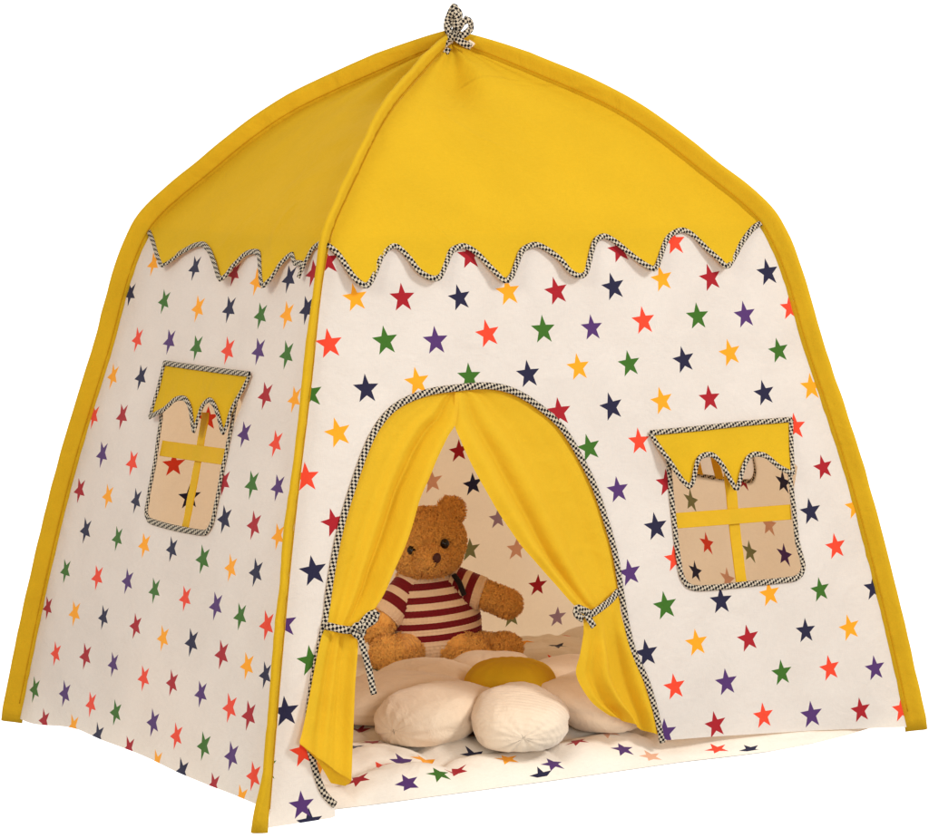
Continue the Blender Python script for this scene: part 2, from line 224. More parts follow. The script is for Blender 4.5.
M['curtain'] = fabric('curtain_yellow_cotton', (227, 189, 38), .3, sheen=.0, wrinkle=.4, vary=.03, spec=.2, rough=.75, tcol=(248, 164, 5), crease=.14)
M['gingham'] = fabric('gingham_binding', (196, 182, 160), 0, sheen=.0, wrinkle=.1, checker=CHK)
M['screen'] = fabric('sheer_beige_cloth', (226, 205, 180), .4)
M['mat'] = fabric('padded_cotton', (234, 224, 210), 0, wrinkle=.6, wr_scale=10)
M['cream'] = fabric('cream_velour', (230, 208, 182), 0, wrinkle=.7, wr_scale=18, vary=.02, sheen=.3, weave=1200, bump=.3)
M['fur'] = fabric('brown_plush_fur', (255, 192, 100), 0, wrinkle=.6, wr_scale=120, vary=.2, vscale=130, bump=.5)
M['knit_cream'] = fabric('cream_knit', (236, 206, 172), 0, wrinkle=.3, weave=500, bump=.8)
M['knit_red'] = fabric('maroon_knit', (122, 26, 34), 0, wrinkle=.3, weave=500, bump=.8)
M['thread'] = fabric('ochre_thread', (196, 140, 10), 0, sheen=0)
M['dark'] = fabric('black_thread', (34, 28, 30), 0)
def gloss(name, rgb, r):
    mt = bpy.data.materials.new(name); mt.use_nodes = True; p = mt.node_tree.nodes['Principled BSDF']
    p.inputs['Base Color'].default_value = lin(rgb); p.inputs['Roughness'].default_value = r; return mt
M['eye'] = gloss('black_glass_bead', (18, 14, 14), .15)
M['nose'] = gloss('brown_stitching', (70, 26, 20), .6)
# ribbed cloth of one petal
M['rib'] = fabric('cream_ribbed_velour', (230, 210, 186), 0, wrinkle=.5, wr_scale=18, vary=.02, sheen=.3)
_n = M['rib'].node_tree; _w = _n.nodes.new('ShaderNodeTexWave'); _w.wave_type = 'BANDS'; _w.bands_direction = 'DIAGONAL'; _w.inputs['Scale'].default_value = 42
_t = _n.nodes.new('ShaderNodeTexCoord'); _n.links.new(_t.outputs['Object'], _w.inputs['Vector'])
_b = _n.nodes.new('ShaderNodeBump'); _b.inputs['Distance'].default_value = .0012; _b.inputs['Strength'].default_value = .45
_p = _n.nodes['Principled BSDF']; _old = _p.inputs['Normal'].links[0].from_socket
_n.links.new(_w.outputs['Fac'], _b.inputs['Height']); _n.links.new(_old, _b.inputs['Normal']); _n.links.new(_b.outputs['Normal'], _p.inputs['Normal'])
# ------------------------------------------------------------------ object helpers
def mesh_obj(name, verts, faces, mats, parent=None, midx=None, uvs=None, smooth=True, normals=None):
    me = bpy.data.meshes.new(name); me.from_pydata([tuple(v) for v in verts], [], faces)
    for mm in (mats if isinstance(mats, (list, tuple)) else [mats]): me.materials.append(mm)
    if midx: me.polygons.foreach_set('material_index', midx)
    me.polygons.foreach_set('use_smooth', [smooth]*len(faces))
    if uvs:
        ul = me.uv_layers.new(name='UVMap')
        flat = []
        for fuv in uvs:
            for a in fuv: flat += [a[0], a[1]]
        ul.data.foreach_set('uv', flat)
    me.update()
    if normals: me.normals_split_custom_set_from_vertices(normals)
    o = bpy.data.objects.new(name, me); COL.objects.link(o)
    if parent: o.parent = parent
    return o
def thing(name, label, cat, loc=(0, 0, 0), rz=0):
    o = bpy.data.objects.new(name, None); COL.objects.link(o); o.location = loc; o.rotation_euler = (0, 0, rz)
    o.empty_display_size = .1; o['label'] = label; o['category'] = cat; return o
def smoothpts(p, n=4):
    out = []
    for i in range(len(p)-1):
        a = p[max(i-1, 0)]; b = p[i]; c = p[i+1]; d = p[min(i+2, len(p)-1)]
        for k in range(n):
            t = k/n
            out.append(tuple(.5*((2*b[j])+(-a[j]+c[j])*t+(2*a[j]-5*b[j]+4*c[j]-d[j])*t*t+(-a[j]+3*b[j]-3*c[j]+d[j])*t**3) for j in range(len(b))))
    out.append(tuple(p[-1])); return out
def resample(p, step):
    d = [0]
    for a, b in zip(p[:-1], p[1:]): d.append(d[-1] + math.dist(a, b))
    n = max(2, int(d[-1]/step)); out = []; j = 0
    for i in range(n+1):
        s = d[-1]*i/n
        while j < len(d)-2 and d[j+1] < s: j += 1
        t = (s-d[j])/max(1e-9, d[j+1]-d[j]); out.append(tuple(p[j][k]+(p[j+1][k]-p[j][k])*t for k in range(len(p[0]))))
    return out
# ------------------------------------------------------------------ the tent's surfaces
def _slopes(xs, ys):
    h = [b-a for a, b in zip(xs, xs[1:])]; mm = [(b-a)/c for a, b, c in zip(ys, ys[1:], h)]; d = [0]*len(xs)
    for i in range(1, len(xs)-1):
        w1 = 2*h[i]+h[i-1]; w2 = h[i]+2*h[i-1]; d[i] = (w1+w2)/(w1/mm[i-1]+w2/mm[i])
    d[0] = mm[0]; d[-1] = mm[-1]*1.2; return h, d
_H, _Dg = _slopes(ZK, GK)
def G(z):
    z = min(z, ZK[-1])
    i = 0
    while i < len(ZK)-2 and z > ZK[i+1]: i += 1
    t = (z-ZK[i])/_H[i]; h = _H[i]
    return (2*t**3-3*t**2+1)*GK[i]+(t**3-2*t**2+t)*h*_Dg[i]+(-2*t**3+3*t**2)*GK[i+1]+(t**3-t**2)*h*_Dg[i+1]
def nz(x, y, z, s): return noise.noise(Vector((x*s, y*s, z*s)))
SEED = dict(front=0, left=11, back=23, right=37)
def wrinkle(face, a, z):
    sd = SEED[face]
    w = .0045*nz(a*.8, z, sd, 3.2) + .0022*nz(a, z*.5+a*.4, sd+5, 9) + .0016*abs(nz(a*.6-z*.8, z*.4, sd+9, 16))
    gg = G(z)*.5
    span = (W if face in ('front', 'back') else D)
    e = min(a-gg*span, span-gg*span-a)
    return w*min(1, max(0, e/.05))
def smap(face, a, z, off=0., wr=True):
    """point on a tent face: a runs along the face, z is height, off is outwards"""
    g = G(z)
    o = off + (wrinkle(face, a, z) if wr else 0)
    sl = (G(z+.002)-G(z-.002))/.004 * (D if face in ('front', 'back') else W)/2   # inward slope
    k = 1/math.sqrt(1+sl*sl); dz = o*sl*k; o = o*k
    if face == 'front': return Vector((a, g*D/2-o, z+dz))
    if face == 'back': return Vector((a, D-g*D/2+o, z+dz))
    if face == 'left': return Vector((g*W/2-o, a, z+dz))
    return Vector((W-g*W/2+o, a, z+dz))
def snorm(face, a, z, off=0.):
    e = .004
    va = smap(face, a+e, z, off)-smap(face, a-e, z, off); vz = smap(face, a, z+e, off)-smap(face, a, z-e, off)
    n = va.cross(vz).normalized()
    ref = dict(front=Vector((0, -1, .2)), back=Vector((0, 1, .2)), left=Vector((-1, 0, .2)), right=Vector((1, 0, .2)))[face]
    return n if n.dot(ref) > 0 else -n
def span(face): return W if face in ('front', 'back') else D
def edges(face, z):
    g = G(z)/2; s = span(face); return g*s, s-g*s
def inpoly(x, y, poly):
    c = False; j = len(poly)-1
    for i in range(len(poly)):
        xi, yi = poly[i]; xj, yj = poly[j]
        if (yi > y) != (yj > y) and x < (xj-xi)*(y-yi)/(yj-yi)+xi: c = not c
        j = i
    return c
def star(cx, cy, r, rot):
    out = []
    for k in range(10):
        rr = r if k % 2 == 0 else r*.41; a = rot+math.pi/2+k*math.pi/5
        out.append((cx+rr*math.cos(a), cy+rr*math.sin(a)))
    return out
def printed_sheet(name, outer, holes, stars, pos, nrm, base, parent, step=.014, flip=False):
    """one cloth sheet cut to its outline, with the printed stars as areas of the same sheet"""
    vs = []; es = []
    def loop(p, close=True):
        s = len(vs); vs.extend(p); n = len(p)
        es.extend((s+i, s+(i+1) % n) for i in range(n if close else n-1))
    loop(outer)
    for h in holes: loop(h)
    for _, p in stars: loop(p)
    xs = [p[0] for p in outer]; ys = [p[1] for p in outer]
    x = min(xs)
    while x < max(xs):
        y = min(ys)
        while y < max(ys):
            vs.append((x+random.uniform(-.1, .1)*step, y+random.uniform(-.1, .1)*step)); y += step
        x += step
    r = delaunay_2d_cdt([Vector(v) for v in vs], es, [], 0, 1e-6, False)
    V = r[0]; F = []; MI = []; keys = []
    sb = [(c, p, min(q[0] for q in p), max(q[0] for q in p), min(q[1] for q in p), max(q[1] for q in p)) for c, p in stars]
    for f in r[2]:
        cx = sum(V[i][0] for i in f)/3; cy = sum(V[i][1] for i in f)/3
        if not inpoly(cx, cy, outer) or any(inpoly(cx, cy, h) for h in holes): continue
        a = (V[f[1]]-V[f[0]]).cross(V[f[2]]-V[f[0]])
        if abs(a) < 1e-10: continue
        mi = 0
        for c, p, x0, x1, y0, y1 in sb:
            if x0 < cx < x1 and y0 < cy < y1 and inpoly(cx, cy, p):
                if c not in keys: keys.append(c)
                mi = keys.index(c)+1; break
        F.append(tuple(f) if not flip else tuple(reversed(f))); MI.append(mi)
    used = sorted({i for f in F for i in f}); mp = {o: n for n, o in enumerate(used)}
    F = [tuple(mp[i] for i in f) for f in F]
    P = [pos(V[i][0], V[i][1]) for i in used]
    NN = [nrm(V[i][0], V[i][1]) for i in used] if nrm else None
    # wind faces to the normals
    if NN:
        F2 = []
        for f in F:
            n = (P[f[1]]-P[f[0]]).cross(P[f[2]]-P[f[0]])
            F2.append(f if n.dot(NN[f[0]]) > 0 else tuple(reversed(f)))
        F = F2
    return mesh_obj(name, P, F, [base]+[M[k] for k in keys], parent, MI, None, True, NN)
def ribbon(name, pts, nrms, width, thick, mat, parent, closed=False, seg=10):
    V = []; F = []; UV = []; n = len(pts); L = 0; Ls = []
    for i in range(n):
        if i: L += (pts[i]-pts[i-1]).length
        Ls.append(L)
        t = (pts[min(i+1, n-1)]-pts[max(i-1, 0)]).normalized(); nn = (nrms[i]-t*nrms[i].dot(t)).normalized(); s = t.cross(nn)
        for k in range(seg):
            a = 2*math.pi*k/seg; V.append(pts[i]+s*math.cos(a)*width/2+nn*math.sin(a)*thick/2)
    per = width*2.2
    for i in range(n-1):
        for k in range(seg):
            k2 = (k+1) % seg
            F.append((i*seg+k, (i+1)*seg+k, (i+1)*seg+k2, i*seg+k2))
            UV.append(((Ls[i], per*k/seg), (Ls[i+1], per*k/seg), (Ls[i+1], per*(k+1)/seg), (Ls[i], per*(k+1)/seg)))
    F.append(tuple(range(seg))); UV.append([(0, 0)]*seg); F.append(tuple(reversed(range((n-1)*seg, n*seg)))); UV.append([(0, 0)]*seg)
    return mesh_obj(name, V, F, mat, parent, None, UV)
def face_ribbon(name, face, pts, off, parent, width=.012, thick=.0055, step=.006, offf=None, mat=None, smooth=3):
    p = resample(smoothpts(pts, smooth), step)
    P = []; NN = []
    for i, (a, z) in enumerate(p):
        o = offf(i/(len(p)-1), a, z) if offf else off
        o += .0006*nz(a, z, 3, 60)
        P.append(smap(face, a, z, o)); NN.append(snorm(face, a, z))
    return ribbon(name, P, NN, width, thick, mat or M['gingham'], parent)
# ================================================================== THE TENT
tent = thing('play_tent', 'yellow and white star-print cotton play tent with scalloped roof edge, arched curtained doorway and windows', 'play tent', (W/2, D/2, 0))
class _P:  # parts are modelled in world coordinates: undo the Empty's offset
    pass
def adopt(o, parent=tent):
    o.parent = parent; o.matrix_parent_inverse = Matrix.Translation(-Vector(parent.location)) if parent is tent else Matrix.Identity(4); return o
def hem_front(x):
    pts = [(0, 0), (.12, .0), (.16, .018), (.2, .024), (.70, .044), (.76, .042), (.86, .036), (1.08, .02), (1.26, .004), (1.3, 0)]
    for (a, b), (c, d) in zip(pts, pts[1:]):
        if x <= c: return b+(d-b)*(x-a)/(c-a)
    return 0
def hem_left(y):
    e = D-y
    t = min(1, max(0, (e-.02)/.26)); return (.026*t*t*(3-2*t)+.0012*math.sin(y*17)*t)
def outline(face, hem):
    s = span(face); o = []
    zt = ZK[4]+.012
    n = 70
    x0, x1 = 0., s
    o += [(x0+(x1-x0)*i/n, hem(x0+(x1-x0)*i/n)) for i in range(n+1)]
    zz = [zt*i/60 for i in range(1, 61)]
    o += [(edges(face, z)[1], z) for z in zz]
    a, b = edges(face, zt); o += [(b+(a-b)*i/n, zt) for i in range(1, n)]
    o += [(edges(face, z)[0], z) for z in reversed(zz)]
    return o
def mkstars(lst, flipped, r=.0245, seed=1):
    rd = random.Random(seed); o = []; 
    for c, x, y in lst:
        o.append((c, star(x, y, r*rd.uniform(.94, 1.05), (math.pi if flipped else 0)+rd.uniform(-.02, .16))))
    return o
def clean(stars_, extra=()):
    out = []
    for c, p in stars_:
        out.append((c, p))
    return out
# parts of the inside where the print is placed star by star
KEEP_CLEAR = [('right', .2, .66, .14, .52), ('back', .2, .47, .3, .66), ('back', .72, 1.25, 0, .52)]
def lattice(face, have, seed, keys='ORNCGPNOG'):
    rd = random.Random(seed); o = list(have); row = 0; z = .03
    while z < .9:
        a0, a1 = edges(face, z); x = a0-.05+(.052 if row % 2 else 0); k = row*2
        while x < a1+.05:
            if all(math.hypot(x-h[1], z-h[2]) > .062 for h in have) and not any(c_ == face and x0_ < x < x1_ and z0_ < z < z1_ for c_, x0_, x1_, z0_, z1_ in KEEP_CLEAR):
                o.append((keys[(row % 3)*3+k % 3], x+rd.uniform(-.004, .004), z+rd.uniform(-.003, .003)))
            x += .103; k += 1
        z += .0668; row += 1
    return o
def shrink(stars_, outer, holes):
    """cut the print where it meets an edge: keep stars that are inside, clip the rest by moving crossing points onto the sheet"""
    return stars_
holes_front = [[(a, z) for a, z in resample(smoothpts(DOOR, 3), .012)], [(a, z) for a, z in resample(smoothpts(WIN_FRONT+[WIN_FRONT[0]], 3), .012)][:-1]]
# the doorway is open to the floor: carry its outline below the hem
DOOR_OPEN = [(DOOR[0][0], -.05)]+holes_front[0]+[(DOOR[-1][0], -.05)]
holes_left = [[(a, z) for a, z in resample(smoothpts(WIN_LEFT+[WIN_LEFT[0]], 3), .012)][:-1]]
WR = [(a, z) for a, z in WIN_LEFT]
SCL = {}
def make_wall(face, stars_, holes, hem, name='fabric_wall'):
    o = printed_sheet(name, outline(face, hem), holes, stars_, lambda a, z: smap(face, a, z), lambda a, z: snorm(face, a, z), M['white'], None)
    return adopt(o)
wf = make_wall('front', mkstars(STARS_FRONT, False, seed=3), [DOOR_OPEN, holes_front[1]], hem_front); wf['label'] = 'front wall with the arched doorway'
wl = make_wall('left', mkstars(STARS_LEFT, True, seed=4), holes_left, hem_left); wl['label'] = 'side wall with the narrow window'
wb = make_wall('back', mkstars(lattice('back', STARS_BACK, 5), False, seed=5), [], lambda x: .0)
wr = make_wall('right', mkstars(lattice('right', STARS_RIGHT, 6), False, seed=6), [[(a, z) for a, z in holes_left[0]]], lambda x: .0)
# ---- roof panels with scalloped valance
def interp(pts, x):
    if x <= pts[0][0]: return pts[0][1]
    for (a, b), (c, d) in zip(pts, pts[1:]):
        if x <= c: return b+(d-b)*(x-a)/max(1e-9, c-a)
    return pts[-1][1]
ZS = ZK[4]
def valance_off(z, a):
    t = max(0, min(1, (ZS+.02-z)/.09))
    return .0035*min(1, max(0, (ZS+.035-z)/.03)) + .016*t*t + .006*t*nz(a, 0, 7, 14)
def roof(face, scallop):
    a0, a1 = edges(face, ZS); sc = sorted(scallop)
    scs = sorted(((x-edges(face, z)[0])/(edges(face, z)[1]-edges(face, z)[0]), z) for x, z in sc)
    nc = 230; V = []; NN = []
    top = []
    NR = 64
    for k in range(NR+1):
        u = 4+4*k/NR; i = min(int(u), 7); t = u-i; top.append(ZK[i]+(ZK[i+1]-ZK[i])*t)
    NB = 10
    ncol = nc+1; rows = NB+NR+1
    def pt(s, z, off):
        e0, e1 = edges(face, z); a = e0+(e1-e0)*s
        tt = min(1, max(0, (ZK[-1]-z)/.34)); p = 0
        rr = (1-G(z))   # distance from the apex as a fraction
        p += -.022*math.exp(-((s-.30)/.13)**2)*math.exp(-((rr-.20)/.12)**2)+.010*math.exp(-((s-.55)/.10)**2)*math.exp(-((rr-.16)/.10)**2)
        p += (.0045*math.sin(s*17+1.3)+.003*math.sin(s*31+SEED[face]))*math.exp(-rr/.22)*min(1, s*6)*min(1, (1-s)*6)*min(1, rr*9)
        p += .004*nz(a, z, SEED[face]+3, 5)*min(1, s*8)*min(1, (1-s)*8)*min(1, rr*4)
        p += .0050*(.35-abs(nz(a+z*.7, z*1.6, SEED[face]+8, 6)))*min(1, s*8)*min(1, (1-s)*8)*min(1, rr*4)
        p += -.0016*math.exp(-((z-ZS-.016)/.0035)**2)
        wk = max(0, min(1, (ZS+.03-z)/.03))
        return smap(face, a, z, off+p+wk*wrinkle(face, a, z), False)
    for c in range(ncol):
        s = c/nc; x = a0+(a1-a0)*s; zb = min(interp(scs, s), ZS+.012)
        col = [zb+(max(ZS, zb)-zb)*r/NB for r in range(NB)]+[max(t, zb+.0001*i) for i, t in enumerate(top)]
        for z in col: V.append(pt(s, z, valance_off(z, x)))
    F = []
    for c in range(nc):
        for r in range(rows-1):
            i = c*rows+r; F.append((i, i+rows, i+rows+1, i+1))
    if face in ('left', 'back'): F = [tuple(reversed(f)) for f in F]
    o = adopt(mesh_obj('roof_panel', V, F, M['yellow']))
    tr = face_ribbon('scalloped_binding', face, [p for p in sc if a0-.01 < p[0] < a1+.01], 0, None, width=.0100, thick=.0045, offf=lambda t, a, z: valance_off(z, a)+.0008, smooth=2, step=.005)
    adopt(tr); tr.parent = o; tr.matrix_parent_inverse = o.matrix_parent_inverse.copy(); tr.matrix_parent_inverse = Matrix.Identity(4)
    return o
rf_front = roof('front', SCALLOP_FRONT); rf_left = roof('left', SCALLOP_LEFT)
rf_back = roof('back', [(x*1.0, z) for x, z in SCALLOP_FRONT]); rf_right = roof('right', [(y, z) for y, z in SCALLOP_LEFT])
def child(o, parent): o.parent = parent; return o
# ---- corner sleeves holding the poles
def sleeve(cx, cy, twist=0., seed=0, wd=.040, th=.62):
    d = Vector((cx-W/2, cy-D/2, 0)).normalized(); cor = Vector((cx, cy, 0)); c = Vector((W/2, D/2, 0))
    zs = []
    for k in range(8*16+1):
        u = k/16; i = min(int(u), 7); zs.append(ZK[i]+(ZK[i+1]-ZK[i])*(u-i))
    zs = [-.008]+zs[1:] 
    P = [cor+(c-cor)*G(max(z, 0))+Vector((0, 0, z)) for z in zs]
    V = []; F = []; SEG = 14; UV = []
    prof = [(0, .0018), (.35, .003), (.6, .006), (.8, .0085), (.93, .007), (1.0, .0)]
    n = len(P)
    for i in range(n):
        t = (P[min(i+1, n-1)]-P[max(i-1, 0)]).normalized(); nn = (d-t*d.dot(t)).normalized(); s = t.cross(nn)
        tw = twist*max(0, 1-zs[i]/.09)**1.3
        nn2 = nn*math.cos(tw)+s*math.sin(tw); s2 = -nn*math.sin(tw)+s*math.cos(tw)
        wdt = wd*(1+.04*math.exp(-((zs[i]-.90)/.07)**2))*(1+.03*nz(zs[i], seed, 0, 25))
        if i > n-14: wdt *= .75+.25*(n-1-i)/13
        pk = .0022*nz(zs[i], seed+4, G(zs[i])*3, 42)
        bend = .004*nz(zs[i], seed+9, G(zs[i])*2, 8)
        base = P[i]-nn*(.004 if not twist else -.002)
        for u, h in prof[:-1]: V.append(base+nn2*wdt*u+s2*(h*th+pk+bend*u)+s2*(.006*max(0, 1-max(zs[i], 0)/.1) if u > .3 and twist else 0))
        V.append(base+nn2*wdt+s2*bend)
        for u, h in reversed(prof[:-1]): V.append(base+nn2*wdt*u+s2*(-h*th+pk*.5+bend*u))
    m_ = 2*(len(prof)-1)+1
    for i in range(n-1):
        for k in range(m_):
            k2 = (k+1) % m_; F.append((i*m_+k, i*m_+k2, (i+1)*m_+k2, (i+1)*m_+k))
    F.append(tuple(reversed(range(m_)))); F.append(tuple(range((n-1)*m_, n*m_)))
    o = adopt(mesh_obj('corner_sleeve', V, F, M['yellow']))
    for sg in (1, -1):
        SP = []; SN = []
        for i in range(2, n-3):
            t = (P[i+1]-P[i-1]).normalized(); nn = (d-t*d.dot(t)).normalized(); s = t.cross(nn)*sg
            SP.append(P[i]+nn*.006+s*(.0016+.0022*th)); SN.append(s)
        child(ribbon('seam_stitching', SP, SN, .0016, .0012, M['thread'], None, seg=5), o)
    return o
sleeve(0, 0, TW, 1, .027, .6); sleeve(W, 0, 0, 2); sleeve(0, D, 0, 3); sleeve(W, D, 0, 4)
# ---- door binding and curtains
def child(o, parent): o.parent = parent; return o
db = adopt(face_ribbon('door_binding', 'front', DOOR, .002, None, width=.0118, thick=.0045))
def curtain(rows_, offs, seed, inner, folds):
    """rows_: (left edge, right edge) on the front face; offs: per row (outer offset, inner offset, fold depth)"""
    rr = smoothpts([(*a, *b, *o) for (a, b), o in zip(rows_, offs)], 5)
    NC = 70; V = []; n = len(rr)
    for r, q in enumerate(rr):
        ax, az, bx, bz, oo, oi, fd, rl = q
        for c in range(NC+1):
            u = c/NC; ui = u if inner == 'right' else 1-u        # 0 outer, 1 inner edge
            x = ax+(bx-ax)*u; z = az+(bz-az)*u
            base = oo+(oi-oo)*ui**1.5
            f = 0
            for (k, ph, am, dr) in folds: f += am*math.sin(k*ui*math.pi*2+ph+dr*r/n)
            env = min(1, ui*5)*(.6+.4*ui)
            roll = rl*math.exp(-((ui-.90)/.09)**2)-rl*.8*math.exp(-((ui-.72)/.05)**2)
            V.append(smap('front', x, z, base+fd*1.35*f*env+roll+.0012*nz(x, z, seed, 22), False))
    F = [(r*(NC+1)+c, (r+1)*(NC+1)+c, (r+1)*(NC+1)+c+1, r*(NC+1)+c+1) for r in range(n-1) for c in range(NC)]
    return adopt(mesh_obj('door_curtain', V, F, M['curtain']))
cl = curtain(CURT_L, OFF_L, 1, 'right', [(1, .6, .5, 1.2), (2.2, 1.0, .5, -1.0), (4.1, .3, .2, 1.5)])
cl['label'] = 'left curtain, its free end hanging out over the wall'
cr = curtain(CURT_R, OFF_R, 2, 'left', [(1, 2.2, .5, 1.0), (2.0, .4, .5, .8), (3.7, 1.3, .2, -1)])
cr['label'] = 'right curtain, held back against the door edge'
# ties
def face_pts(l, face='front'): return [smap(face, a, z, o) for a, z, o in l]
def tie(l, parent, width=.0125, thick=.004, mat=None, name='tie_band'):
    q = resample(smoothpts(l, 5), .005); P = [smap('front', a, z, o, False) for a, z, o in q]
    NN = [Vector((.1, -1, .1)).normalized()]*len(P)
    return child(ribbon(name, P, NN, width, thick, mat or M['gingham'], None), parent)
TIES_L = [[(0.1224, 0.2996, 0.012), (0.1303, 0.2968, 0.02), (0.1444, 0.2916, 0.026), (0.1611, 0.2886, 0.028), (0.169, 0.2881, 0.03)], [(0.1588, 0.2879, 0.032), (0.1681, 0.2953, 0.036), (0.1805, 0.2872, 0.032), (0.1706, 0.2788, 0.032), (0.1595, 0.2881, 0.034)], [(0.1697, 0.2883, 0.032), (0.1809, 0.3016, 0.034), (0.1934, 0.31, 0.036), (0.2044, 0.3105, 0.036), (0.1992, 0.3017, 0.037), (0.1851, 0.295, 0.035), (0.1726, 0.2866, 0.033)], [(0.1711, 0.2835, 0.032), (0.1761, 0.261, 0.032), (0.184, 0.2256, 0.031), (0.1898, 0.1855, 0.03)]]
TIES_R = [[(0.6906, 0.2998, 0.006), (0.6706, 0.2875, 0.012), (0.6421, 0.2767, 0.022), (0.6203, 0.2695, 0.026), (0.6046, 0.2681, 0.028)], [(0.6136, 0.2707, 0.03), (0.5982, 0.2776, 0.033), (0.586, 0.2822, 0.034), (0.583, 0.2727, 0.034), (0.5973, 0.2628, 0.032)], [(0.6048, 0.2701, 0.031), (0.6104, 0.26, 0.033), (0.6165, 0.248, 0.034)]]
for l in TIES_L: tie(l, cl)
for l in TIES_R: tie(l, cr)
# ---- windows: cross bars, binding, small scalloped valance
def window(face, outline_, vt, vb, bh, bv, extra=()):
    root = adopt(face_ribbon('window_binding', face, outline_, .002, None, width=.0105, thick=.0045))
    def bar(a, b, w, off):
        n = 26; V = []; dx, dz = b[0]-a[0], b[1]-a[1]; L = math.hypot(dx, dz); nx, nz_ = -dz/L, dx/L
        for i in range(n+1):
            t = i/n; sag = .003*math.sin(t*math.pi)
            for (k, o2) in ((-1, 0), (-.98, .0022), (.98, .0022), (1, 0)):
                V.append(smap(face, a[0]+dx*t+nx*w/2*k, a[1]+dz*t+nz_*w/2*k, off+o2-sag+.0015*nz(t*3, k, off, 2), False))
        F = []
        for i in range(n):
            for k in range(4):
                k2 = (k+1) % 4; F.append((i*4+k, i*4+k2, (i+1)*4+k2, (i+1)*4+k))
        F.append((0, 1, 2, 3)); F.append((n*4+3, n*4+2, n*4+1, n*4))
        return child(mesh_obj('window_bar', V, F, M['curtain'], None, smooth=False), root)
    bar(bh[0], bh[1], .0265, -.002); bar(bv[0], bv[1], .023, -.006)
    for e in extra: bar(e[0], e[1], .02, -.008)
    # valance
    vt = smoothpts(vt, 10); vb_ = resample(smoothpts(vb, 3), .003); tt = resample(vt, .003)
    n = 120; m_ = 14; V = []
    def at(p, t):
        f = t*(len(p)-1); i = min(int(f), len(p)-2); f -= i; return (p[i][0]+(p[i+1][0]-p[i][0])*f, p[i][1]+(p[i+1][1]-p[i][1])*f)
    # columns matched by position along the face
    x0, x1 = vb_[0][0], vb_[-1][0]
    vbs = sorted(vb_, key=lambda p: p[0]) 
    K_ = .014 if face == 'front' else .008
    def off(t, s): return .004+K_*t**1.5+.002*t*math.sin(s*11)
    BP = []
    for c in range(n+1):
        s = c/n; tp = at(tt, s); bx = x0+(x1-x0)*s
        bz = interp(vbs, bx)
        for r in range(m_+1):
            t = r/m_; a = tp[0]+(bx-tp[0])*t; z = tp[1]+(bz-tp[1])*t
            V.append(smap(face, a, z, off(t, s)+.001*nz(a, z, 2, 40)))
        BP.append((bx, bz, off(1, s)))
    F = [(c*(m_+1)+r, (c+1)*(m_+1)+r, (c+1)*(m_+1)+r+1, c*(m_+1)+r+1) for c in range(n) for r in range(m_)]
    va = child(mesh_obj('window_valance', V, F, M['yellow'], None), root)
    # its binding goes all round
    path = [smap(face, *tt[0], .006)]
    s0 = [smap(face, tt[0][0]+(BP[0][0]-tt[0][0])*t, tt[0][1]+(BP[0][1]-tt[0][1])*t, off(t, 0)+.001) for t in [i/14 for i in range(15)]]
    s1 = [smap(face, tt[-1][0]+(BP[-1][0]-tt[-1][0])*t, tt[-1][1]+(BP[-1][1]-tt[-1][1])*t, off(t, 1)+.001) for t in [i/14 for i in range(15)]]
    bt = [smap(face, a, z, o+.001) for a, z, o in BP]; tp = [smap(face, a, z, .006) for a, z in tt]
    nr = snorm(face, *tt[0])
    for nm, pp in (('valance_binding', s0), ('valance_binding', s1), ('valance_binding', bt), ('valance_binding', tp)):
        pp = [Vector(v) for v in resample([tuple(v) for v in pp], .004)]
        child(ribbon(nm, pp, [nr]*len(pp), .0095, .0042, M['gingham'], None), root)
    return root
w1 = window('front', WIN_FRONT, WVAL_FRONT_TOP, WVAL_FRONT_BOT, BARH_FRONT, BARV_FRONT); w1['label'] = 'binding of the wide front window'
w2 = window('left', WIN_LEFT, WVAL_LEFT_TOP, WVAL_LEFT_BOT, BARH_LEFT, BARV_LEFT); w2['label'] = 'binding of the narrow side window'
w3 = window('right', WIN_LEFT, WVAL_LEFT_TOP, WVAL_LEFT_BOT, BARH_LEFT, BARV_LEFT, [((.505, .415), (.505, .60))])
sc_o = holes_left[0]
scr = printed_sheet('window_screen', sc_o, [], [], lambda a, z: smap('right', a, z, .001), lambda a, z: snorm('right', a, z), M['screen'], None, step=.02); scr.parent = w3
# ---- bow of tie tapes at the peak
top = Vector((W/2, D/2, ZK[-1]))
def local(x, y, z): return top+cR*x+Vector((cF.x, cF.y, 0)).normalized()*y+Vector((0, 0, 1))*z
bow = None
for k, (l, mt_) in enumerate(BOW):
    q = resample(smoothpts(l, 6), .003); P = [local(v[0], v[1], v[2]*.92) for v in q]; nn = []
    for i in range(len(P)):
        a = i/len(P)*2.5+k; nn.append((cR*math.sin(a)*.7-cF*math.cos(a*.7)).normalized())
    o = ribbon('bow' if bow is None else 'bow_loop', P, nn, .0125, .003, M[mt_], None)
    if bow is None: bow = adopt(o)
    else: child(o, bow)
